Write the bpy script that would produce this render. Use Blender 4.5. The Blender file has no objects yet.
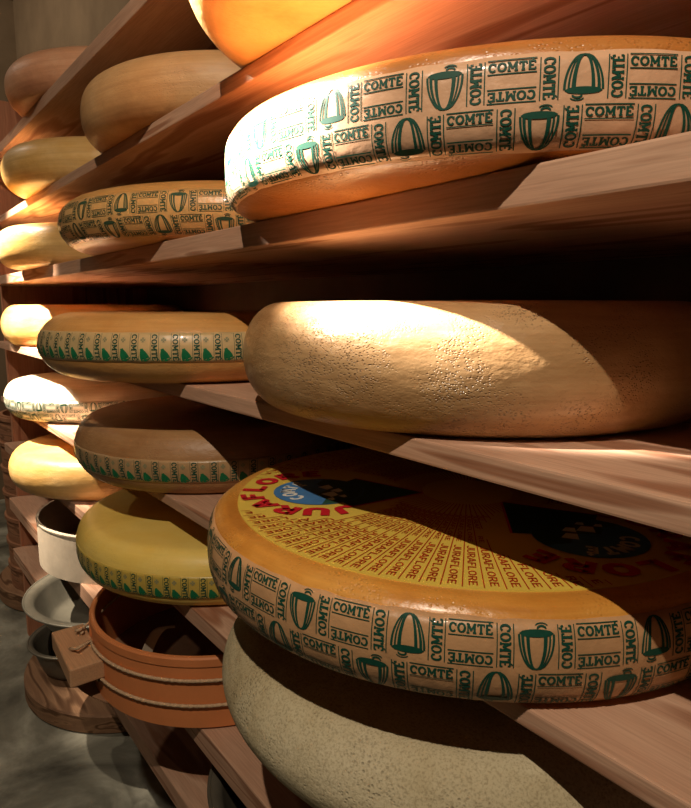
import bpy, bmesh, math, random
from mathutils import Vector, Matrix, noise
random.seed(7)
PI = math.pi
C = bpy.context.scene.collection
H0 = 1.25                                   # eye height of the camera above the floor

# ------------------------------------------------------------------ helpers
def srgb(r, g, b):
    f = lambda c: (c/255/12.92) if c/255 <= .04045 else ((c/255+.055)/1.055)**2.4
    return (f(r), f(g), f(b), 1)

def obj(name, verts, faces, mats, parent=None, midx=None, smooth=True):
    me = bpy.data.meshes.new(name)
    me.from_pydata([tuple(v) for v in verts], [], faces)
    for m in (mats if isinstance(mats, (list, tuple)) else [mats]):
        me.materials.append(m)
    if midx:
        me.polygons.foreach_set('material_index', midx)
    me.polygons.foreach_set('use_smooth', [smooth]*len(me.polygons))
    me.update()
    o = bpy.data.objects.new(name, me); C.objects.link(o)
    if parent: o.parent = parent
    return o

def obj_bm(name, bm, mat, parent=None, smooth=False):
    me = bpy.data.meshes.new(name); bm.to_mesh(me); bm.free()
    me.materials.append(mat)
    me.polygons.foreach_set('use_smooth', [smooth]*len(me.polygons))
    o = bpy.data.objects.new(name, me); C.objects.link(o)
    if parent: o.parent = parent
    return o

def thing(name, label, cat, loc, group=None, rotz=0):
    o = bpy.data.objects.new(name, None); C.objects.link(o)
    o.empty_display_size = .05
    o.location = loc; o.rotation_euler = (0, 0, rotz)
    return tag(o, label, cat, group)

def tag(o, label, cat, group=None):
    o['label'] = label; o['category'] = cat
    if group: o['group'] = group
    return o

def box_bm(x0, x1, y0, y1, z0, z1, bev=.002, nx=1, wob=0, seed=0, seg=2):
    bm = bmesh.new()
    bmesh.ops.create_cube(bm, size=1)
    for v in bm.verts:
        v.co = Vector(((x0+x1)/2+v.co.x*(x1-x0), (y0+y1)/2+v.co.y*(y1-y0), (z0+z1)/2+v.co.z*(z1-z0)))
    if bev:
        bmesh.ops.bevel(bm, geom=list(bm.edges), offset=bev, segments=seg, affect='EDGES', profile=.6)
    if nx > 1:
        for i in range(1, nx):
            x = x0+(x1-x0)*i/nx
            bmesh.ops.bisect_plane(bm, geom=bm.verts[:]+bm.edges[:]+bm.faces[:], plane_co=(x, 0, 0), plane_no=(1, 0, 0))
        for v in bm.verts:
            n = noise.noise(Vector((v.co.x*3, seed*7.3, 0)))*wob
            if v.co.y < (y0+y1)/2: v.co.y += n
            v.co.z += noise.noise(Vector((v.co.x*1.7, seed*3.1+5, 0)))*wob*.35
    return bm

def tube(path, r, nseg=8, closed=False, twist=0):
    """round tube swept along a list of points"""
    P = [Vector(p) for p in path]; n = len(P); V = []; F = []
    up = Vector((0, 0, 1))
    for i, p in enumerate(P):
        if closed: t = P[(i+1) % n]-P[i-1]
        else: t = P[min(i+1, n-1)]-P[max(i-1, 0)]
        t.normalize()
        u = up if abs(t.z) < .9 else Vector((1, 0, 0))
        a = t.cross(u).normalized(); b = a.cross(t)
        for k in range(nseg):
            ang = 2*PI*k/nseg + twist*i
            rr = r*(1+.13*math.cos(3*(ang)+i*.9)) if twist else r
            V.append(p+a*math.cos(ang)*rr+b*math.sin(ang)*rr)
    m = n if closed else n-1
    for i in range(m):
        for k in range(nseg):
            j = (i+1) % n
            F.append((i*nseg+k, i*nseg+(k+1) % nseg, j*nseg+(k+1) % nseg, j*nseg+k))
    if not closed:
        F.append(tuple(range(nseg))[::-1]); F.append(tuple((n-1)*nseg+k for k in range(nseg)))
    return V, F

def lathe(prof, n=128, closed=True):
    """prof: list of (r,z); closed loops the profile"""
    V = []; F = []; m = len(prof)
    for i in range(n):
        a = 2*PI*i/n
        for r, z in prof: V.append((r*math.cos(a), r*math.sin(a), z))
    for i in range(n):
        j = (i+1) % n
        for k in range(m if closed else m-1):
            l = (k+1) % m
            F.append((i*m+k, j*m+k, j*m+l, i*m+l))
    return V, F

# ------------------------------------------------------------------ materials
def newmat(name):
    m = bpy.data.materials.new(name); m.use_nodes = True
    nt = m.node_tree; b = nt.nodes['Principled BSDF']
    return m, nt, b

def N(nt, t, **kw):
    n = nt.nodes.new(t)
    for k, v in kw.items():
        if k in n.inputs: n.inputs[k].default_value = v
        else: setattr(n, k, v)
    return n

def ramp(nt, fac, stops):
    r = nt.nodes.new('ShaderNodeValToRGB')
    el = r.color_ramp.elements
    while len(el) < len(stops): el.new(.5)
    for e, (p, c) in zip(el, stops): e.position = p; e.color = c
    nt.links.new(fac, r.inputs[0]); return r.outputs[0]

def coords(nt, scale=(1, 1, 1), loc=(0, 0, 0)):
    tc = nt.nodes.new('ShaderNodeTexCoord'); mp = nt.nodes.new('ShaderNodeMapping')
    mp.inputs['Scale'].default_value = scale; mp.inputs['Location'].default_value = loc
    nt.links.new(tc.outputs['Object'], mp.inputs[0]); return mp.outputs[0]

def plain(name, col, rough=.6, spec=.3, metal=0, var=.12, scale=25, bump=.0, bscale=60, coat=0):
    m, nt, b = newmat(name)
    n = N(nt, 'ShaderNodeTexNoise', Scale=scale, Detail=6.0, Roughness=.6)
    nt.links.new(coords(nt), n.inputs['Vector'])
    lo = tuple(c*(1-var) for c in col[:3])+(1,); hi = tuple(min(1, c*(1+var)) for c in col[:3])+(1,)
    nt.links.new(ramp(nt, n.outputs[0], [(.3, lo), (.7, hi)]), b.inputs['Base Color'])
    b.inputs['Roughness'].default_value = rough; b.inputs['Specular IOR Level'].default_value = spec
    b.inputs['Metallic'].default_value = metal; b.inputs['Coat Weight'].default_value = coat
    if bump:
        n2 = N(nt, 'ShaderNodeTexNoise', Scale=bscale, Detail=4.0)
        nt.links.new(coords(nt), n2.inputs['Vector'])
        bp = N(nt, 'ShaderNodeBump', Strength=bump, Distance=.002)
        nt.links.new(n2.outputs[0], bp.inputs['Height']); nt.links.new(bp.outputs[0], b.inputs['Normal'])
    return m

def wood(name, c1, c2, c3, seed=0, axis='x', rough=.65, grain=1.0):
    """sawn softwood: long wandering grain lines along one axis, fine fibres, a few knots"""
    m, nt, b = newmat(name)
    s = {'x': (1.5, 10, 22), 'z': (10, 10, 1.5), 'y': (10, 1.5, 22)}[axis]
    co = coords(nt, s, (seed*3.7, seed*1.3, seed*2.1))
    n1 = N(nt, 'ShaderNodeTexNoise', Scale=1.2, Detail=2.0, Roughness=.5)
    nt.links.new(co, n1.inputs['Vector'])
    w = N(nt, 'ShaderNodeMath', operation='MULTIPLY'); w.inputs[1].default_value = 20*grain
    nt.links.new(n1.outputs[0], w.inputs[0])
    sn = N(nt, 'ShaderNodeMath', operation='SINE'); nt.links.new(w.outputs[0], sn.inputs[0])
    mr = N(nt, 'ShaderNodeMapRange'); mr.inputs['From Min'].default_value = -1; nt.links.new(sn.outputs[0], mr.inputs['Value'])
    s2 = {'x': (16, 420, 420), 'z': (420, 420, 16), 'y': (420, 16, 420)}[axis]
    n2 = N(nt, 'ShaderNodeTexNoise', Scale=1.0, Detail=3.0); nt.links.new(coords(nt, s2), n2.inputs['Vector'])
    n3 = N(nt, 'ShaderNodeTexNoise', Scale=3.0, Detail=3.0); nt.links.new(coords(nt, (1, 2, 2), (seed, 0, 0)), n3.inputs['Vector'])
    col = ramp(nt, mr.outputs[0], [(0, c1), (.8, c2), (1, c3)])
    mx = N(nt, 'ShaderNodeMix', data_type='RGBA', blend_type='MULTIPLY'); mx.inputs[0].default_value = .55
    nt.links.new(col, mx.inputs[6]); nt.links.new(ramp(nt, n2.outputs[0], [(.3, (.66, .63, .60, 1)), (.62, (1, 1, 1, 1))]), mx.inputs[7])
    mx2 = N(nt, 'ShaderNodeMix', data_type='RGBA', blend_type='MULTIPLY'); mx2.inputs[0].default_value = .6
    nt.links.new(mx.outputs[2], mx2.inputs[6]); nt.links.new(ramp(nt, n3.outputs[0], [(.3, (.78, .75, .73, 1)), (.6, (1, 1, 1, 1))]), mx2.inputs[7])
    nt.links.new(mx2.outputs[2], b.inputs['Base Color'])
    b.inputs['Roughness'].default_value = rough; b.inputs['Specular IOR Level'].default_value = .25
    bp = N(nt, 'ShaderNodeBump', Strength=.25, Distance=.0008)
    nt.links.new(n2.outputs[0], bp.inputs['Height']); nt.links.new(bp.outputs[0], b.inputs['Normal'])
    return m

def rind(name, base, dark, light, rough=.42, pore=.5, pscale=260, streak=.4, coat=.0, crust=0, spec=.45, lump=.5):
    """cheese rind: mottled colour, horizontal smear streaks, pores and low lumps"""
    m, nt, b = newmat(name)
    n = N(nt, 'ShaderNodeTexNoise', Scale=7.0, Detail=8.0, Roughness=.62, Distortion=.3)
    nt.links.new(coords(nt), n.inputs['Vector'])
    col = ramp(nt, n.outputs[0], [(.28, dark), (.5, base), (.74, light)])
    st = N(nt, 'ShaderNodeTexNoise', Scale=1.0, Detail=5.0, Roughness=.6); nt.links.new(coords(nt, (4, 4, 110)), st.inputs['Vector'])
    mx = N(nt, 'ShaderNodeMix', data_type='RGBA', blend_type='MULTIPLY'); mx.inputs[0].default_value = streak
    nt.links.new(col, mx.inputs[6]); nt.links.new(ramp(nt, st.outputs[0], [(.32, (.55, .42, .3, 1)), (.6, (1, 1, 1, 1))]), mx.inputs[7])
    v = N(nt, 'ShaderNodeTexVoronoi', Scale=pscale); nt.links.new(coords(nt, (1, 1, 1.4)), v.inputs['Vector'])
    vr = ramp(nt, v.outputs['Distance'], [(.12, (0, 0, 0, 1)), (.42, (1, 1, 1, 1))])
    nm = N(nt, 'ShaderNodeTexNoise', Scale=14.0, Detail=3.0); nt.links.new(coords(nt), nm.inputs['Vector'])
    mask = ramp(nt, nm.outputs[0], [(.42, (0, 0, 0, 1)), (.6, (1, 1, 1, 1))])
    pm = N(nt, 'ShaderNodeMix', data_type='RGBA'); pm.inputs[6].default_value = (1, 1, 1, 1)
    nt.links.new(mask, pm.inputs[0]); nt.links.new(vr, pm.inputs[7])
    mx3 = N(nt, 'ShaderNodeMix', data_type='RGBA', blend_type='MULTIPLY'); mx3.inputs[0].default_value = .35*pore
    nt.links.new(mx.outputs[2], mx3.inputs[6]); nt.links.new(pm.outputs[2], mx3.inputs[7])
    last = mx3.outputs[2]
    if crust:
        n5 = N(nt, 'ShaderNodeTexNoise', Scale=420.0, Detail=4.0, Roughness=.7); nt.links.new(coords(nt), n5.inputs['Vector'])
        mx5 = N(nt, 'ShaderNodeMix', data_type='RGBA', blend_type='MULTIPLY'); mx5.inputs[0].default_value = crust
        nt.links.new(last, mx5.inputs[6]); nt.links.new(ramp(nt, n5.outputs[0], [(.38, (.35, .3, .24, 1)), (.52, (1, 1, 1, 1))]), mx5.inputs[7])
        last = mx5.outputs[2]
    nt.links.new(last, b.inputs['Base Color'])
    b.inputs['Roughness'].default_value = rough; b.inputs['Specular IOR Level'].default_value = spec
    b.inputs['Coat Weight'].default_value = coat; b.inputs['Coat Roughness'].default_value = .22
    b1 = N(nt, 'ShaderNodeBump', Strength=pore, Distance=.0012); nt.links.new(pm.outputs[2], b1.inputs['Height'])
    n4 = N(nt, 'ShaderNodeTexNoise', Scale=38.0, Detail=5.0, Roughness=.55); nt.links.new(coords(nt, (1, 1, 1.8)), n4.inputs['Vector'])
    b2 = N(nt, 'ShaderNodeBump', Strength=lump, Distance=.003)
    nt.links.new(n4.outputs[0], b2.inputs['Height']); nt.links.new(b1.outputs[0], b2.inputs['Normal'])
    nt.links.new(b2.outputs[0], b.inputs['Normal'])
    return m

def L(r, g, b): return srgb(r, g, b)
M = {}
PINE = (L(198, 156, 128), L(208, 168, 140), L(162, 114, 86))
for i in range(8):
    M['pine%d' % i] = wood('pine_%d' % i, *PINE, seed=i+1)
M['post'] = wood('post_wood', L(190, 128, 96), L(200, 140, 106), L(160, 100, 72), seed=11, axis='z')
M['block'] = wood('block_wood', L(204, 158, 118), L(212, 168, 128), L(180, 134, 96), seed=13, axis='x', grain=.5)
M['disc'] = wood('disc_wood', L(138, 104, 78), L(156, 120, 90), L(100, 70, 48), seed=17, axis='x')
M['mould'] = plain('orange_mould', L(210, 130, 78), rough=.5, spec=.35, var=.10, scale=9, bump=.12, bscale=40)
M['hoop'] = plain('pale_hoop', L(205, 190, 168), rough=.75, spec=.2, var=.12, scale=14, bump=.3, bscale=45)
M['hoop_dark'] = wood('old_hoop', L(150, 104, 76), L(166, 120, 90), L(120, 82, 58), seed=19, axis='x')
M['zinc'] = plain('zinc', L(124, 120, 106), rough=.5, spec=.5, metal=.35, var=.22, scale=11, bump=.25, bscale=30)
M['iron'] = plain('dull_metal', L(112, 106, 92), rough=.5, spec=.5, metal=.35, var=.25, scale=14, bump=.25, bscale=30)
M['rope'] = plain('rope', L(196, 166, 132), rough=.9, spec=.1, var=.25, scale=220, bump=.6, bscale=400)
M['plate'] = plain('follower_board', L(150, 112, 84), rough=.7, spec=.2, var=.18, scale=16, bump=.2)
M['green'] = plain('green_ink', L(20, 74, 58), rough=.5, spec=.3, var=.15, scale=150)
M['faded'] = plain('faded_green_ink', L(58, 84, 62), rough=.5, spec=.3, var=.15, scale=150)
M['green2'] = plain('bell_green_ink', L(22, 112, 70), rough=.5, spec=.3, var=.15, scale=150)
M['greyink'] = plain('pale_grey_green_ink', L(140, 140, 105), rough=.5, spec=.3, var=.15, scale=150)
M['red'] = plain('red_ink', L(198, 34, 44), rough=.45, spec=.35, var=.06, scale=60)
M['red2'] = plain('rust_red_ink', L(176, 62, 26), rough=.45, spec=.35, var=.1, scale=60)
M['blue'] = plain('blue_ink', L(70, 122, 176), rough=.4, spec=.4, var=.15, scale=30)
M['darkgreen'] = plain('mountain_green_ink', L(40, 74, 60), rough=.4, spec=.4, var=.3, scale=60)
M['white'] = plain('white_ink', L(226, 226, 218), rough=.4, spec=.4, var=.04, scale=60)
M['yellow'] = plain('yellow_paper', L(226, 196, 84), rough=.36, spec=.5, var=.05, scale=12, bump=.25, bscale=22, coat=.12)
def paper(name, col, bump=.55, rough=.35, coat=.2):
    return plain(name, col, rough=rough, spec=.5, var=.13, scale=26, bump=bump, bscale=85, coat=coat)
M['paperU'] = paper('pinkish_wrap', L(214, 170, 134))
M['paperJ'] = paper('tan_wrap', L(196, 152, 108), rough=.45, coat=.08)
M['paperS'] = paper('amber_wrap', L(220, 172, 108))
M['paperC'] = paper('cream_tape', L(200, 172, 122), bump=.3)
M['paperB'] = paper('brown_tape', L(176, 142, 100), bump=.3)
M['paperY'] = paper('yellow_tape', L(196, 168, 78), bump=.3)
M['rU'] = rind('rind_orange_brown', L(184, 116, 54), L(150, 84, 34), L(208, 146, 80), rough=.34, pore=.6, coat=.15)
M['rJ'] = rind('rind_amber', L(218, 152, 64), L(188, 116, 38), L(234, 176, 88), rough=.33, pore=.5, streak=.55, coat=.2)
M['rM'] = rind('rind_tan', L(186, 148, 102), L(156, 116, 72), L(206, 170, 124), rough=.36, pore=1.0, pscale=330, coat=.15, lump=.8)
M['rC'] = rind('rind_honey', L(210, 156, 88), L(178, 122, 62), L(222, 176, 110), rough=.36, pore=.3, coat=.15)
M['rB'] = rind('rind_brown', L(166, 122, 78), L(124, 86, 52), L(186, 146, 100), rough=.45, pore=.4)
M['rY'] = rind('rind_yellow', L(242, 208, 104), L(222, 184, 82), L(246, 220, 128), rough=.45, pore=.2, streak=.15, lump=.25)
M['rO'] = rind('rind_offwhite', L(196, 184, 150), L(168, 150, 112), L(212, 202, 172), rough=.8, pore=.8, pscale=240, streak=.15, crust=.45, spec=.15, lump=.9)
M['rT'] = rind('rind_dull_brown', L(200, 154, 102), L(160, 114, 70), L(212, 172, 124), rough=.5, pore=.4)
M['rT2'] = rind('rind_golden', L(212, 174, 112), L(186, 144, 84), L(226, 196, 140), rough=.34, pore=.2, coat=.2)
M['rW'] = rind('rind_pale_gold', L(220, 176, 104), L(190, 140, 72), L(234, 200, 140), rough=.4, pore=.25, coat=.1)
M['rWa'] = rind('rind_rosy_brown', L(214, 156, 118), L(178, 118, 84), L(224, 176, 140), rough=.42, pore=.3)
M['rG'] = rind('rind_greyish_white', L(214, 200, 170), L(180, 160, 124), L(230, 220, 196), rough=.6, pore=.3)

def m_floor():
    m, nt, b = newmat('stained_concrete')
    n = N(nt, 'ShaderNodeTexNoise', Scale=3.2, Detail=8.0, Roughness=.6, Distortion=.5); nt.links.new(coords(nt), n.inputs['Vector'])
    nt.links.new(ramp(nt, n.outputs[0], [(.34, L(74, 72, 62)), (.5, L(124, 122, 108)), (.66, L(176, 174, 158))]), b.inputs['Base Color'])
    b.inputs['Roughness'].default_value = .55
    n2 = N(nt, 'ShaderNodeTexNoise', Scale=40.0, Detail=5.0); nt.links.new(coords(nt), n2.inputs['Vector'])
    bp = N(nt, 'ShaderNodeBump', Strength=.3, Distance=.004); nt.links.new(n2.outputs[0], bp.inputs['Height']); nt.links.new(bp.outputs[0], b.inputs['Normal'])
    return m
M['floor'] = m_floor()
M['plaster'] = plain('cellar_plaster', L(124, 106, 84), rough=.9, spec=.1, var=.2, scale=3, bump=.5, bscale=14)
M['darkwall'] = plain('dark_boarded_back', L(96, 60, 40), rough=.85, spec=.1, var=.25, scale=5, bump=.3)

# ------------------------------------------------------------------ stroke lettering (2D quads in a unit box)
def seg(a, b, w):
    ax, ay = a; bx, by = b; l = math.hypot(bx-ax, by-ay) or 1
    nx, ny = -(by-ay)/l*w/2, (bx-ax)/l*w/2
    return [(ax+nx, ay+ny), (ax-nx, ay-ny), (bx-nx, by-ny), (bx+nx, by+ny)]
def arc(cx, cy, rx, ry, a0, a1, w, n=8, wx=None):
    q = []
    for i in range(n):
        t0 = math.radians(a0+(a1-a0)*i/n); t1 = math.radians(a0+(a1-a0)*(i+1)/n)
        def wd(t): return w + ((wx or w)-w)*abs(math.cos(t))
        o0, o1 = wd(t0)/2, wd(t1)/2
        q.append([(cx+(rx+o0)*math.cos(t0), cy+(ry+o0)*math.sin(t0)), (cx+(rx-o0)*math.cos(t0), cy+(ry-o0)*math.sin(t0)),
                  (cx+(rx-o1)*math.cos(t1), cy+(ry-o1)*math.sin(t1)), (cx+(rx+o1)*math.cos(t1), cy+(ry+o1)*math.sin(t1))])
    return q
def glyphs_slab():
    b, t = .25, .17
    G = {}
    G['C'] = (arc(.42, .5, .32, .43, 42, 318, t, 10, b)+[seg((.70, .62), (.70, .92), t)], .86)
    G['O'] = (arc(.45, .5, .35, .43, 0, 360, t, 12, b), .96)
    G['M'] = ([seg((.16, .04), (.16, .96), t), seg((.84, .04), (.84, .96), b), seg((.18, .95), (.5, .25), b), seg((.5, .25), (.82, .95), t),
               seg((.0, .06), (.32, .06), t), seg((.66, .06), (1.02, .06), t), seg((.0, .94), (.24, .94), t), seg((.78, .94), (1.02, .94), t)], 1.1)
    G['T'] = ([seg((.4, .05), (.4, .95), b), seg((.02, .93), (.78, .93), t), seg((.07, .7), (.07, .95), t), seg((.73, .7), (.73, .95), t), seg((.22, .06), (.58, .06), t)], .86)
    G['É'] = ([seg((.16, .05), (.16, .95), b), seg((.02, .93), (.68, .93), t), seg((.02, .07), (.7, .07), t), seg((.16, .5), (.52, .5), t),
               seg((.65, .74), (.65, .95), t), seg((.68, .05), (.68, .28), t), seg((.34, 1.05), (.54, 1.15), t*.8)], .76)
    return G
def glyphs_sans(w=.17):
    G = {}
    G['J'] = ([seg((.5, .3), (.5, 1), w)]+arc(.29, .28, .21, .2, 180, 360, w, 5), .66)
    G['U'] = ([seg((.1, .3), (.1, 1), w), seg((.62, .3), (.62, 1), w)]+arc(.36, .3, .26, .22, 180, 360, w, 6), .8)
    G['R'] = ([seg((.1, 0), (.1, 1), w), seg((.1, .92), (.36, .92), w), seg((.1, .46), (.36, .46), w), seg((.34, .46), (.62, 0), w)]+arc(.36, .69, .21, .23, -90, 90, w, 5), .76)
    G['A'] = ([seg((.02, 0), (.34, 1), w), seg((.34, 1), (.66, 0), w), seg((.14, .3), (.54, .3), w)], .76)
    G['F'] = ([seg((.1, 0), (.1, 1), w), seg((.1, .92), (.58, .92), w), seg((.1, .5), (.5, .5), w)], .66)
    G['L'] = ([seg((.1, 0), (.1, 1), w), seg((.1, .08), (.58, .08), w)], .66)
    G['O'] = (arc(.38, .5, .3, .42, 0, 360, w, 10), .84)
    G['E'] = ([seg((.1, 0), (.1, 1), w), seg((.1, .92), (.58, .92), w), seg((.1, .5), (.5, .5), w), seg((.1, .08), (.6, .08), w)], .7)
    for k, e in (('C', arc(.4, .5, .3, .42, 45, 315, w, 8)), ('M', [seg((.1, 0), (.1, 1), w), seg((.7, 0), (.7, 1), w), seg((.1, 1), (.4, .3), w), seg((.4, .3), (.7, 1), w)]), ('T', [seg((.35, 0), (.35, 1), w), seg((.02, .92), (.68, .92), w)])):
        G[k] = (e, .84)
    G['É'] = (G['E'][0]+[seg((.3, 1.1), (.48, 1.28), w)], .7)
    return G
SLAB, SANS, SANSB = glyphs_slab(), glyphs_sans(.16), glyphs_sans(.26)

def word(txt, G, w, h):
    """word centred on the origin, w wide, letters h high"""
    tot = sum(G[c][1] for c in txt); k = w/tot; x = -w/2; q = []
    for c in txt:
        g, adv = G[c]
        for p in g: q.append([(x+a*k, (b-.5)*h) for a, b in p])
        x += adv*k
    return q
def xf(quads, dx=0, dy=0, rot=0, s=1):
    c, n = math.cos(rot), math.sin(rot)
    return [[(dx+s*(x*c-y*n), dy+s*(x*n+y*c)) for x, y in p] for p in quads]
def rule(x0, x1, y, w, n=4):
    return [seg((x0+(x1-x0)*i/n, y), (x0+(x1-x0)*(i+1)/n, y), w) for i in range(n)]
def comte_box(w, h, lw=.0008):
    """word between two ruled lines"""
    return word('COMTÉ', SLAB, w*.97, h*.66)+rule(-w/2, w/2, h/2, lw)+rule(-w/2, w/2, -h/2, lw)
def cowbell(w, h):
    """upright bell: dome with stripes, oval mouth and clapper"""
    q = []; t = w*.055
    def side(f, wd):                    # a line from crown to rim, f = -1..1 across
        r = []; n = 8; prev = None
        for i in range(n+1):
            u = i/n; x = f*(w/2)*(.2+.8*math.sin(u*PI/2)**.75 if u > 0 else .2); y = h*.5-(1-math.cos(u*PI/2)*.0)*u**1.25*h*.78
            if prev: r.append(seg(prev, (x, y), wd*(.7+.5*u)))
            prev = (x, y)
        return r
    q += side(-1, t*1.0)+side(1, t*1.0)+side(-.78, t*.8)+side(.80, t*1.3)+side(-.52, t*1.7)+side(.50, t*1.5)
    q += arc(0, h*.47, w*.12, h*.03, 0, 180, t, 4)
    n = 10; cy = -h*.30; a, b = w*.5, h*.085
    for i in range(n):                  # filled oval mouth
        x0 = -a+2*a*i/n; x1 = -a+2*a*(i+1)/n
        y0 = b*math.sqrt(max(0, 1-(x0/a)**2)); y1 = b*math.sqrt(max(0, 1-(x1/a)**2))
        q.append([(x0, cy+y0), (x0, cy-y0), (x1, cy-y1), (x1, cy+y1)])
    q += arc(-w*.16, cy-h*.1, w*.12, h*.06, 180, 360, t, 6)+arc(-w*.16, cy-h*.12, w*.2, h*.1, 210, 330, t*.6, 5)
    return q

# ------------------------------------------------------------------ wheels of cheese
class Wheel:
    def __init__(s, R, H, c, n, seed=0, wob=.0012):
        s.R, s.H, s.c, s.n, s.seed, s.wob = R, H, c, n, seed, wob
        K = 30; s.prof = []
        for i in range(K+1):
            u = math.sin(-PI/2+PI*i/K)
            s.prof.append((R-c+c*max(0, 1-abs(u)**n)**(1/n), H/2+u*H/2))
        s.S = [0]
        for a, b in zip(s.prof, s.prof[1:]): s.S.append(s.S[-1]+math.hypot(b[0]-a[0], b[1]-a[1]))
    def at(s, S):
        S = min(max(S, 0), s.S[-1])
        for i in range(len(s.S)-1):
            if S <= s.S[i+1]:
                f = (S-s.S[i])/max(1e-9, s.S[i+1]-s.S[i]); a, b = s.prof[i], s.prof[i+1]
                dx, dz = b[0]-a[0], b[1]-a[1]; l = math.hypot(dx, dz) or 1
                return a[0]+dx*f, a[1]+dz*f, dz/l, -dx/l
        return s.prof[-1]+(0, 1)
    def s_of(s, zf):
        z = zf*s.H
        for i in range(len(s.S)-1):
            if s.prof[i][1] <= z <= s.prof[i+1][1]:
                return s.S[i]+(s.S[i+1]-s.S[i])*(z-s.prof[i][1])/max(1e-9, s.prof[i+1][1]-s.prof[i][1])
        return s.S[-1]
    def w(s, th): return s.wob*noise.noise(Vector((math.cos(th)*2.2, math.sin(th)*2.2, s.seed*9.1)))*2
    def pos(s, th, S, off=0):
        r, z, nr, nz = s.at(S)
        r += nr*off+s.w(th); z += nz*off
        return (r*math.cos(th), r*math.sin(th), z)
    def body(s, parent, mat, nth=180):
        V = []; F = []; rings = [(r*f, z) for f in (.35, .7, .93) for r, z in [s.prof[0]]]+s.prof+[(s.prof[-1][0]*f, s.prof[-1][1]) for f in (.93, .7, .35)]
        m = len(rings)
        for i in range(nth):
            th = 2*PI*i/nth; w = s.w(th)
            for r, z in rings:
                zz = z
                if z >= s.H*.999: zz += (1-min(1, r/s.R))*.002*noise.noise(Vector((r*math.cos(th)*9, r*math.sin(th)*9, s.seed)))
                V.append(((r+w)*math.cos(th), (r+w)*math.sin(th), zz))
        for i in range(nth):
            j = (i+1) % nth
            for k in range(m-1): F.append((i*m+k, j*m+k, j*m+k+1, i*m+k+1))
        V += [(0, 0, 0), (0, 0, s.H)]; a = len(V)-2
        for i in range(nth):
            j = (i+1) % nth
            F.append((a, j*m, i*m)); F.append((a+1, i*m+m-1, j*m+m-1))
        return obj('rind', V, F, mat, parent)
    def band(s, parent, mat, z0f, z1f, rag=.0015, nth=240, nm='paper_band'):
        s0, s1 = s.s_of(z0f), s.s_of(z1f); s.b0, s.b1 = s0, s1; V = []; F = []; K = 11
        for i in range(nth):
            th = 2*PI*i/nth
            r0 = rag*noise.noise(Vector((math.cos(th)*14, math.sin(th)*14, s.seed+2)))
            r1 = rag*noise.noise(Vector((math.cos(th)*14, math.sin(th)*14, s.seed+6)))
            for k in range(K):
                S = (s0+r0)+((s1+r1)-(s0+r0))*max(0, min(1, (k-1)/(K-3)))
                V.append(s.pos(th, S, -.0003 if k in (0, K-1) else .0007))
        for i in range(nth):
            j = (i+1) % nth
            for k in range(K-1): F.append((i*K+k, j*K+k, j*K+k+1, i*K+k+1))
        return obj(nm, V, F, mat, parent)
    def stamp(s, parent, items, mats, name='printed_lettering', off=.0011):
        """items: (quads, theta0, S0, material index); quads in metres, x along the rim"""
        V = []; F = []; MI = []
        for quads, t0, S0, mi in items:
            for p in quads:
                b = len(V)
                for x, y in p: V.append(s.pos(t0+x/s.R, S0+y, off+mi*.0001))
                F.append((b, b+1, b+2, b+3)); MI.append(mi)
        return obj(name, V, F, mats, parent, MI, smooth=False)

def cheese(label, X, Y, z, R, H, c, n, mat, seed, group, nm='cheese'):
    t = thing(nm, label, 'cheese', (X, Y, z+H0), group)
    w = Wheel(R, H, c, n, seed)
    w.body(t, mat)
    return t, w

def two_row_wrap(t, w, mat, z0f, z1f, units, cup_deg, ink='green'):
    bd = w.band(t, mat, z0f, z1f)
    Ls = w.b1-w.b0; rh = Ls/2*.97; U = 2*PI/units; ul = U*w.R
    items = []
    bell = cowbell(ul*.27, rh*.90); cup = xf(bell, rot=PI)
    hb = comte_box(ul*.352, rh*.285); vb = comte_box(rh*.88, ul*.128)
    for row in (0, 1):
        S = w.b1-rh*(.5+row) - Ls*.015
        off = math.radians(cup_deg)+(.7*U if row else 0)
        for i in range(units):
            a = off+i*U; j = lambda k: math.radians(.12)*noise.noise(Vector((i*3.3+k, row*5, w.seed)))
            items.append((cup if i % 2 == 0 else bell, a+j(0), S, 0))
            items.append((xf(vb, rot=PI/2), a+.235*U+j(1), S, 0))
            items.append((hb, a+.495*U, S+rh*.30, 0))
            items.append((xf(hb, rot=PI), a+.495*U, S-rh*.30, 0))
            items.append((xf(vb, rot=-PI/2), a+.76*U+j(2), S, 0))
    w.stamp(bd, items, [M[ink]])

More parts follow.
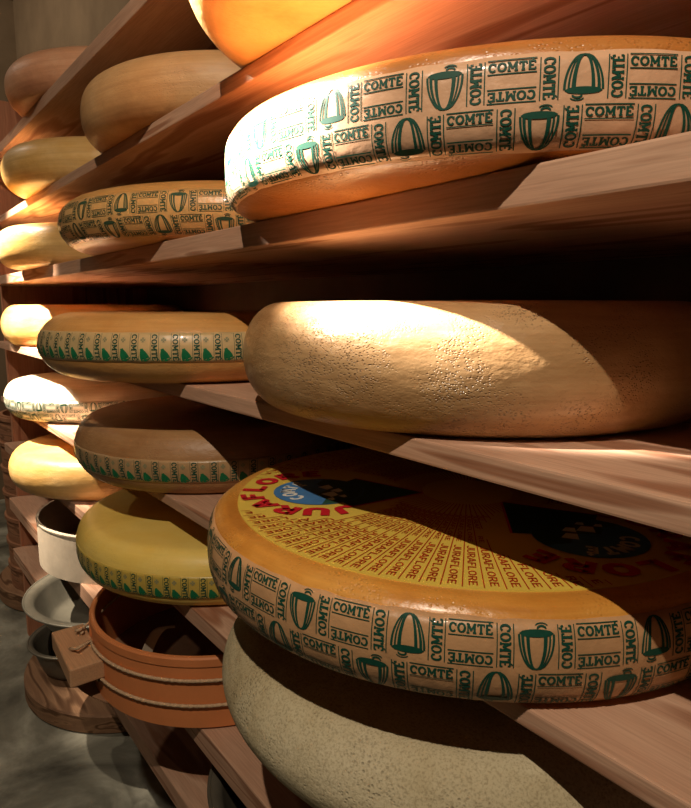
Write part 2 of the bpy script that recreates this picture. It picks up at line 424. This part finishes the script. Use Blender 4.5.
def one_row_tape(t, w, mat, z0f, z1f, count, deg0):
    bd = w.band(t, mat, z0f, z1f, rag=.001, nm='paper_tape')
    Ls = w.b1-w.b0; U = 2*PI/count; ul = U*w.R; S = (w.b0+w.b1)/2; items = []
    vb = word('COMTÉ', SLAB, Ls*.86, ul*.27)+rule(-Ls*.46, Ls*.46, ul*.2, .0006)+rule(-Ls*.46, Ls*.46, -ul*.2, .0006)
    vb = xf(vb, rot=-PI/2)
    # solid little bell, leaning, with its clapper
    lb = []; bw, bh = ul*.46, Ls*.34
    for i in range(6):
        u0, u1 = i/6, (i+1)/6; h0 = bw*.5*math.sin(max(.12, u0)*PI/2)**.7; h1 = bw*.5*math.sin(u1*PI/2)**.7
        y0, y1 = bh*(.5-u0), bh*(.5-u1)
        lb.append([(-h0, y0), (h0, y0), (h1, y1), (-h1, y1)])
    lb += arc(bw*.05, -bh*.5, bw*.5, bh*.16, 180, 360, bh*.12, 6)+arc(0, -bh*.62, bw*.14, bh*.1, 0, 360, bh*.1, 6)
    cl = []
    for k in range(4): cl += xf([[(-.0007, .0006), (.0007, .0006), (.0016, .0032), (-.0016, .0032)]], rot=k*PI/2, s=1.15)
    fr = [seg((ul*.48, -Ls*.46), (ul*.48, Ls*.46), .0004)]
    for i in range(count):
        a = math.radians(deg0)+i*U
        items.append((vb, a-ul*.24/w.R, S, 0)); items.append((fr, a, S, 2))
        items.append((xf(lb, rot=.3), a+ul*.2/w.R, S-Ls*.2, 1)); items.append((cl, a+ul*.2/w.R, S+Ls*.24, 2))
    w.stamp(bd, items, [M['green'], M['green2'], M['greyink']])

# shelf levels (top of board, underside), relative to the eye
LV = {'C': (.486, .459), 'B': (.284, .264), 'A': (.102, .073), 'D': (-.119, -.141), 'E': (-.317, -.335), 'F': (-.487, -.516), 'G': (-.693, -.735), 'H': (-.888, -.928)}
G1 = 'large cheese wheels on the shelves'
specs = [
 # key, label, X, Y, level, R, H, c, n, material
 ('U', 'large orange-brown cheese wheel in green bell-printed wrap, directly above the plain tan wheel', -.507, .628, 'A', .326, .088, .097, 4.6, 'rU'),
 ('M', 'large plain tan cheese wheel with pitted unwrapped side, middle of the right half', -.552, .623, 'D', .286, .125, .049, 2.04, 'rM'),
 ('J', 'large amber cheese wheel with a round yellow and red label on top', -.520, .588, 'E', .3155, .089, .034, 2.5, 'rJ'),
 ('S', 'smaller amber cheese wheel in green bell-printed wrap, left of the largest such wheel', -1.186, .655, 'A', .350, .092, .048, 2.0, 'rC'),
 ('C', 'honey brown cheese wheel with green printed tape, directly left of the plain tan wheel', -1.139, .524, 'D', .280, .110, .060, 2.0, 'rC'),
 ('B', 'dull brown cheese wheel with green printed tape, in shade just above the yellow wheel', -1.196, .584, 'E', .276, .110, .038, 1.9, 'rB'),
 ('Y', 'yellow cheese wheel with a green printed tape round its lower edge, above the orange mould', -1.140, .570, 'F', .285, .097, .037, 2.3, 'rY'),
 ('O', 'off-white crusty cheese wheel without wrapping beneath the amber wheel with the yellow label', -.515, .600, 'F', .318, .103, .045, 1.7, 'rO'),
 ('T', 'dull brown unwrapped cheese wheel, left of the golden wheel cut by the top edge', -1.143, .626, 'B', .286, .099, .040, 2.3, 'rT'),
 ('T2', 'golden cheese wheel cut off by the top edge of the photo', -.535, .560, 'B', .290, .105, .062, 2.0, 'rT2'),
 ('W0', 'pale golden cheese wheel at the left end of the second highest shelf', -1.782, .612, 'B', .290, .101, .040, 2.0, 'rW'),
 ('Wa', 'rosy brown cheese wheel on the highest shelf in the top left corner', -1.783, .632, 'C', .287, .096, .040, 2.0, 'rWa'),
 ('wA', 'brightly lit plain cheese wheel at far left beside the smaller amber bell-printed wheel', -1.877, .601, 'A', .290, .102, .040, 2.0, 'rW'),
 ('w1', 'glaring unwrapped cheese wheel at far left, topmost of three below the third shelf', -2.215, .657, 'D', .290, .126, .046, 2.0, 'rW'),
 ('w2', 'glaring white cheese wheel with faint print round its side, at far left', -2.034, .620, 'E', .290, .104, .039, 2.0, 'rG'),
 ('w3', 'plain golden cheese wheel at the left, standing just above the pale wooden hoop', -1.850, .589, 'F', .292, .105, .039, 2.0, 'rW'),
]
WH = {}
for i, (k, lab, X, Y, lv, R, H, c, n, mt) in enumerate(specs):
    WH[k] = cheese(lab, X, Y, LV[lv][0], R, H, c, n, M[mt], i+1, G1)
two_row_wrap(*WH['U'], M['paperU'], .08, .77, 22, -59.1)
two_row_wrap(*WH['J'], M['paperJ'], .06, .88, 20, -74.3)
two_row_wrap(*WH['S'], M['paperS'], .08, .80, 22, -45.7, 'faded')
one_row_tape(*WH['C'], M['paperC'], .34, .74, 57, -18)
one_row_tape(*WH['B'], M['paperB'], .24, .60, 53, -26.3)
one_row_tape(*WH['Y'], M['paperY'], .22, .64, 60, -33.3)
M['paperW'] = paper('white_wrap', L(222, 212, 188))
two_row_wrap(*WH['w2'], M['paperW'], .06, .62, 24, -40)

# --- round label on the amber wheel
def round_label(t, w):
    r = w.R-.0345; z = w.H+.0012
    ctr = (0, 0)
    V = []; F = []; n = 160
    for i in range(n):
        a = 2*PI*i/n; V += [(r*math.cos(a), r*math.sin(a), z), ((r+.0004)*math.cos(a), (r+.0004)*math.sin(a), z-.0022)]
    V += [(.5*r*math.cos(2*PI*i/n), .5*r*math.sin(2*PI*i/n), z) for i in range(n)]
    V.append((0, 0, z)); k = len(V)-1
    for i in range(n):
        j = (i+1) % n
        F += [(2*i, 2*j, 2*n+j, 2*n+i), (2*n+i, 2*n+j, k), (2*i+1, 2*j+1, 2*j, 2*i)]
    lab = obj('round_label', V, F, M['yellow'], t, smooth=False)
    lab['label'] = 'yellow round label printed in red'
    V = []; F = []; MI = []
    def put(quads, mi):
        for p in quads:
            b = len(V); V.extend((x, y, z+.0002+(mi % 10)*.00012) for x, y in p); F.append(tuple(range(b, b+len(p)))); MI.append(mi)
    logos = [math.radians(a) for a in (-127.5, -7.5, 112.5)]
    LC = [(.184*math.cos(a), .184*math.sin(a)) for a in logos]
    pitch = math.radians(360/98)
    def free(x, y, rad=.104): return all(math.hypot(x-a, y-b) > rad for a, b in LC)
    for i in range(98):                     # ruled columns of the repeated word, reading outwards
        a = math.radians(-63.5)+i*pitch; ca, sa = math.cos(a), math.sin(a)
        n = 22; r0, r1 = .055, r-.0015
        for j in range(n):
            p0, p1 = r0+(r1-r0)*j/n, r0+(r1-r0)*(j+1)/n
            pm = (p0+p1)/2
            if free(pm*ca, pm*sa): put([seg((p0*ca, p0*sa), (p1*ca, p1*sa), .0011)], 2)
        am = a+pitch/2; ca, sa = math.cos(am), math.sin(am)
        for wi, (ra, rb) in enumerate(((.186, .277), (.092, .178))):
            txt = 'JURAFLORE'; tot = sum(SANS[c][1] for c in txt); k = (rb-ra)/tot; x = ra
            hh = .56*pitch*(ra+rb)/2*(.98 if wi else .9)
            for c in txt:
                g, adv = SANS[c]; cx = x+adv*k/2
                if free(cx*ca, cx*sa, .108):
                    for p in g:
                        pp = []
                        for gx, gy in p:
                            u = x+gx*k; v = (gy-.5)*hh
                            pp.append((u*ca-v*sa, u*sa+v*ca))
                        put([pp], 2)
                x += adv*k
    for (lx, ly), la in zip(LC, logos):
        # triangle outline, arched red word, then the round picture
        ta = la+PI*.985; tip = (lx+.128*math.cos(ta), ly+.128*math.sin(ta))
        e1 = (lx+.074*math.cos(ta+.95), ly+.074*math.sin(ta+.95)); e2 = (lx+.074*math.cos(ta-.95), ly+.074*math.sin(ta-.95))
        put([[e1, tip, e2, (lx, ly)][::-1]], 4)
        put([seg(e1, tip, .005), seg(tip, e2, .005)], 3)
        n = 28; rr = .056
        put([[(lx+rr*math.cos(2*PI*q/n), ly+rr*math.sin(2*PI*q/n)) for q in range(n)]], 5)
        # snowy ridge and dark slope in the half towards the label centre
        ux, uy = math.cos(la), math.sin(la)
        def P(u, v): return (lx+u*ux-v*uy, ly+u*uy+v*ux)
        slope = [P(-.004, -.054), P(.004, -.03), P(-.012, -.008), P(.002, .016), P(-.01, .034), P(-.006, .054)]
        back = [(lx+rr*.99*math.cos(la+PI/2+.1+t*(PI-.2)/10), ly+rr*.99*math.sin(la+PI/2+.1+t*(PI-.2)/10)) for t in range(11)]
        put([slope+back], 6)
        for (u, v, s_) in ((-.008, -.016, .011), (-.014, .014, .012), (-.022, -.002, .009), (-.03, .022, .006), (-.016, .034, .006)):
            put([[P(u+s_*.9, v), P(u-s_*.2, v+s_), P(u-s_*.9, v+s_*.3), P(u-s_*.3, v-s_)]], 7)
        def arched(txt, G, rad, h, step, mi, a_mid):
            m = (len(txt)-1)/2
            for q, c in enumerate(txt):
                a = a_mid-(q-m)*step; g, adv = G[c]
                k = step*rad/.92
                for p in g:
                    pp = []
                    for gx, gy in p:
                        x = (gx-adv/2)*k; y = rad+(gy-.5)*h
                        pp.append((lx+x*math.sin(a)+y*math.cos(a), ly-x*math.cos(a)+y*math.sin(a)))
                    put([pp], mi)
        arched('JURAFLORE', SANSB, .082, .026, math.radians(24.5), 8, la+math.radians(16))
        arched('COMTÉ', SANSB, .038, .018, math.radians(24), 7, la)
    obj('label_printing', V, F, [M['yellow'], M['yellow'], M['red2'], M['red'], M['darkgreen'], M['blue'], M['darkgreen'], M['white'], M['red'], M['red']], lab, MI, smooth=False)
round_label(*WH['J'])

# ------------------------------------------------------------------ shelving
BG = 'long pine shelf boards'
names = {'C': 'highest pine shelf board, steeply rising past the top left corner',
 'B': 'second highest pine shelf board, carrying the golden wheel cut by the top edge',
 'A': 'pine shelf board beneath the two upper bell-printed wheels, third board from the top',
 'D': 'pine shelf board beneath the plain tan cheese wheel, wavy grain on its front edge',
 'E': 'pine shelf board beneath the amber wheel with the yellow label',
 'F': 'pine shelf board beneath the yellow cheese wheel and the off-white wheel',
 'G': 'pine shelf board beneath the orange round mould and the pale hoop',
 'H': 'lowest pine shelf board, dark, holding metal basins beneath the orange mould'}
for i, (k, lab) in enumerate(names.items()):
    zt, zb = LV[k]
    bm = box_bm(-2.56, .42, .4, .955, zb+H0, zt+H0, bev=.0022, nx=60, wob=.0015, seed=i)
    tag(obj_bm('shelf_board', bm, M['pine%d' % i]), lab, 'shelf', BG)
for x, lab in ((-2.575, 'upright wooden side panel at the far left end of the shelves'),):
    bm = box_bm(x-.014, x+.014, .43, .955, 0, 1.95, bev=.003)
    tag(obj_bm('side_panel', bm, M['post']), lab, 'shelf upright')

# ------------------------------------------------------------------ moulds, hoops, basins
def hoop_profile(R, h, t, lip=.0):
    return [(R-t, 0), (R, 0), (R+lip*.5, h*.02), (R, h*.05), (R, h*.93), (R+lip, h*.95), (R+lip, h*.99), (R, h), (R-t, h)]

# orange round mould with rope and wooden block
def orange_mould():
    X, Y, R, hh = -1.113, .541, .246, .123
    zb = LV['G'][0]+.0045
    tag_plate = thing('follower_plate', 'thin brownish round wooden plate sticking out beneath the orange mould', 'board', (-1.19, .482, LV['G'][0]+H0))
    V, F = lathe([(.0005, 0), (.213, 0), (.215, .001), (.215, .0035), (.213, .0045), (.0005, .0045)], 96)
    o = obj('round_plate', V, F, M['plate'], tag_plate, smooth=False)
    t = thing('cheese_mould', 'orange round cheese mould bound with two turns of rope and a wooden block', 'mould', (X, Y, zb+H0))
    V, F = lathe(hoop_profile(R, hh, .007, .0), 144)
    obj('hoop', V, F, M['mould'], t, smooth=False)
    # raised rim strip
    V, F = lathe([(R-.0075, hh-.014), (R+.0025, hh-.014), (R+.003, hh-.001), (R+.001, hh+.002), (R-.0055, hh+.002), (R-.0075, hh)], 144)
    obj('rim_strip', V, F, M['mould'], t, smooth=False)
    # overlapping end of the bent strip, outside, and its free end inside
    V = []; F = []; n = 20
    for i in range(n+1):
        a = math.radians(-150+i*2.2)
        for r_ in (R+.0002, R+.0042):
            for z_ in (.002, hh-.016): V.append((r_*math.cos(a), r_*math.sin(a), z_))
    for i in range(n):
        b = i*4; F += [(b+2, b+6, b+7, b+3), (b, b+1, b+5, b+4), (b+1, b+3, b+7, b+5)]
    F += [(0, 2, 3, 1), (n*4, n*4+1, n*4+3, n*4+2)]
    obj('strip_overlap', V, F, M['mould'], t, smooth=False)
    V = []; F = []; n = 10; A, B = Vector((-1.150-X, .392-Y, .020)), Vector((-1.105-X, .426-Y, .088))
    for i in range(n+1):
        u = i/n; q = A.lerp(B, u)+Vector((0, 0, .02*math.sin(u*PI)))
        d = Vector((.35, .94, 0))*.010; e = Vector((.1, -.05, .9))*.0025
        V += [q+d+e, q+d-e, q-d-e, q-d+e]
    for i in range(n):
        b = i*4; F += [(b, b+4, b+5, b+1), (b+2, b+6, b+7, b+3), (b+1, b+5, b+6, b+2), (b, b+3, b+7, b+4)]
    F += [(0, 1, 2, 3), (n*4, n*4+3, n*4+2, n*4+1)]
    e = obj('inner_strip_end', V, F, M['hoop'], t, smooth=False); e['label'] = 'grey loose strip end inside the mould'
    # block
    bx0, bx1, by0, by1 = -1.242-X, -1.083-X, .247-Y, .310-Y
    bz1 = -.610-zb; bz0 = bz1-.034
    bm = box_bm(bx0, bx1, by0, by1-.004, bz0, bz1, bev=.004, seg=3)
    for v in bm.verts: v.co.y += (v.co.x-bx0)*-.05
    obj_bm('tension_block', bm, M['block'], t)
    # ropes
    Rr = R+.0045
    def ring(z, a0, a1, n=110):
        return [(Rr*math.cos(math.radians(a0+(a1-a0)*i/n)), Rr*math.sin(math.radians(a0+(a1-a0)*i/n)), z) for i in range(n+1)]
    h1 = (bx0+.045, by0+.040, bz1+.001); h2 = (bx0+.088, by0+.012, bz1+.001)
    zu, zl = hh*.70, hh*.34
    p = [(h2[0], h2[1], h2[2]-.01), h2, (h2[0]+.012, h2[1]+.001, h2[2]+.005), (h2[0]+.03, h2[1]+.004, zu+.006)]+ring(zu, -98, 205)
    p2 = p[-1]; p = p+[((p2[0]+h1[0])/2, (p2[1]+h1[1])/2+.004, zu+.004), (h1[0], h1[1], h1[2]+.006), (h1[0], h1[1], h1[2]-.01)]
    V, F = tube(p, .0032, 8, twist=.9); obj('rope', V, F, M['rope'], t)
    # knot at the far hole
    V, F = tube([(h1[0]+.006*math.cos(a), h1[1]+.006*math.sin(a), h1[2]+.004+.001*i) for i, a in enumerate([k*PI/4 for k in range(10)])], .003, 7, twist=.9)
    obj('rope_knot', V, F, M['rope'], t)
    V, F = tube([(bx1-.02, by1-.02, zl+.003), (bx1+.0, by1-.024, zl+.001)]+ring(zl, -97, 205), .0032, 8, twist=.9); obj('rope', V, F, M['rope'], t)
orange_mould()

def pale_hoop():
    t = thing('cheese_hoop', 'pale bent-wood hoop standing empty left of the yellow cheese wheel', 'hoop', (-1.794, .627, LV['G'][0]+H0))
    V, F = lathe(hoop_profile(.281, .122, .006, .0), 120)
    obj('hoop_band', V, F, M['hoop'], t, smooth=False)
    V, F = lathe([(.2745, .118), (.2825, .118), (.283, .1225), (.281, .1245), (.2755, .1245)], 120)
    r = obj('rim_edge', V, F, M['hoop'], t, smooth=False)
pale_hoop()

def basin(label, X, Y, zb, R, Rb, h, mat, nm='basin', flange=.02, group=None, handle=True):
    t = thing(nm, label, 'basin', (X, Y, zb+H0), group)
    prof = [(.0005, 0), (Rb, 0), (Rb+.012, .005)]
    for i in range(1, 7): u = i/6; prof.append((Rb+.012+(R-flange-Rb-.012)*u**.8, .005+(h-.007)*u))
    prof += [(R-.003, h-.001), (R, h+.001), (R-.001, h+.005), (R-.006, h+.006), (R-flange-.003, h+.004)]
    for i in range(5, -1, -1): u = i/6; prof.append((Rb+.009+(R-flange-Rb-.012)*u**.8, .009+(h-.007)*u))
    prof.append((.0005, .005))
    V, F = lathe(prof, 112, closed=False); obj('basin_bowl', V, F, mat, t)
    V, F = lathe([(R-.004, h+.003), (R-.001, h+.000), (R+.003, h+.003), (R+.001, h+.007), (R-.003, h+.007)], 112)
    obj('rolled_rim', V, F, mat, t)
    return t
basin('wide grey metal basin with a flat rim, below the pale bent-wood hoop', -1.80, .542, LV['H'][0], .245, .165, .083, M['zinc'])
basin('grey metal basin on the lowest shelf, only its curved rim showing beneath the orange mould', -.80, .62, LV['H'][0], .24, .17, .085, M['iron'], flange=.015)

# floor things
def round_board(label, X, Y, R, h, seed=0):
    t = thing('press_board', label, 'board', (X, Y, 0))
    V, F = lathe([(.0005, 0), (R-.006, 0), (R, .006), (R, h-.006), (R-.006, h), (.0005, h)], 112, closed=False)
    obj('round_board', V, F, M['disc'], t, smooth=False)
    V = []; F = []
    for i, y in enumerate((-.14, .14)):        # battens under
        pass
    return t
round_board('thick round wooden board lying on the floor beneath the basins', -2.094, .696, .364, .062)
round_board('round wooden board on the dark floor at far left, beneath the hoop stack', -2.97, .74, .34, .075)
basin('small grey metal bowl standing on the thick round wooden board', -2.135, .511, -1.25+.0625, .156, .10, .10, M['iron'], nm='bowl', flange=.012)
t = thing('cheese_hoop', 'stack of old ridged wooden hoops in the dark beyond the side panel', 'hoop', (-2.92, .65, .0755))
z = 0
for i in range(7):
    V, F = lathe([(.19, z), (.205, z), (.207, z+.05), (.205, z+.105), (.19, z+.105)], 72)
    obj('hoop_band', V, F, M['hoop_dark'], t, smooth=False)
    V, F = lathe([(.204, z+.082), (.213, z+.084), (.213, z+.098), (.204, z+.1)], 72)
    obj('ridge', V, F, M['hoop_dark'], t, smooth=False)
    z += .1055

# ------------------------------------------------------------------ room
def struct(name, bm, mat):
    o = obj_bm(name, bm, mat); o['kind'] = 'structure'; return o
struct('floor', box_bm(-4.6, 1.6, -2.0, 1.06, -.06, 0, bev=0), M['floor'])
struct('wall_back', box_bm(-4.6, 1.6, .96, 1.06, 0, 3.1, bev=0), M['plaster'])
struct('wall_left', box_bm(-4.7, -4.6, -2.0, 1.06, 0, 3.1, bev=0), M['plaster'])
struct('ceiling', box_bm(-4.7, 1.6, -2.0, 1.06, 3.1, 3.2, bev=0), M['plaster'])

# ------------------------------------------------------------------ light
def spot(name, loc, target, power, angle, blend=.3, size=.02, col=(1, .78, .55)):
    l = bpy.data.lights.new(name, 'SPOT'); l.energy = power; l.spot_size = math.radians(angle); l.spot_blend = blend
    l.shadow_soft_size = size; l.color = col
    o = bpy.data.objects.new(name, l); C.objects.link(o)
    o.location = (loc[0], loc[1], loc[2]+H0)
    d = Vector((target[0]-loc[0], target[1]-loc[1], target[2]-loc[2]))
    o.rotation_euler = d.to_track_quat('-Z', 'Y').to_euler(); return o
WARM = (1, .83, .64)
spot('ceiling_or_fill_spot', (.02, -.36, 1.04), (-.75, .5, -.15), 62, 115, .4, .010, WARM)
spot('ceiling_or_fill_spot', (-1.2, -.62, 1.18), (-.585, .32, .235), 4300, 12, .95, .015, (1, .88, .76))
spot('ceiling_or_fill_spot', (-2.1, -.20, .95), (-1.98, .33, .10), 900, 36, 1.0, .012, WARM)
spot('ceiling_or_fill_spot', (-3.3, -.9, 1.7), (-3.9, .5, .3), 95, 130, .6, .05, WARM)  # added fill spot, no real lamp: brightens the far-end wall and floor

wd = bpy.data.worlds.new('World'); bpy.context.scene.world = wd; wd.use_nodes = True
wd.node_tree.nodes['Background'].inputs[0].default_value = (.9, .7, .5, 1)
wd.node_tree.nodes['Background'].inputs[1].default_value = .02

# ------------------------------------------------------------------ camera
f = 640.0
p = math.atan((404-307)/f); a = math.atan(495.5*math.cos(p)/f)
h = Vector((-math.cos(a), math.sin(a), 0)); k = Vector((0, 0, 1))
Fv = h*math.cos(p)-k*math.sin(p); Rv = Fv.cross(k).normalized(); Uv = Rv.cross(Fv)
cd = bpy.data.cameras.new('Camera'); cam = bpy.data.objects.new('Camera', cd); C.objects.link(cam)
m = Matrix((Rv, Uv, -Fv)).transposed().to_4x4(); m.translation = Vector((0, 0, H0)); cam.matrix_world = m
cd.sensor_fit = 'HORIZONTAL'; cd.sensor_width = 36; cd.lens = 36*f/691; cd.clip_start = .01; cd.clip_end = 50
S = bpy.context.scene; S.camera = cam
S.view_settings.view_transform = 'Standard'; S.view_settings.look = 'None'; S.view_settings.gamma = 1; S.view_settings.use_curve_mapping = False
S.view_settings.exposure = 0.0
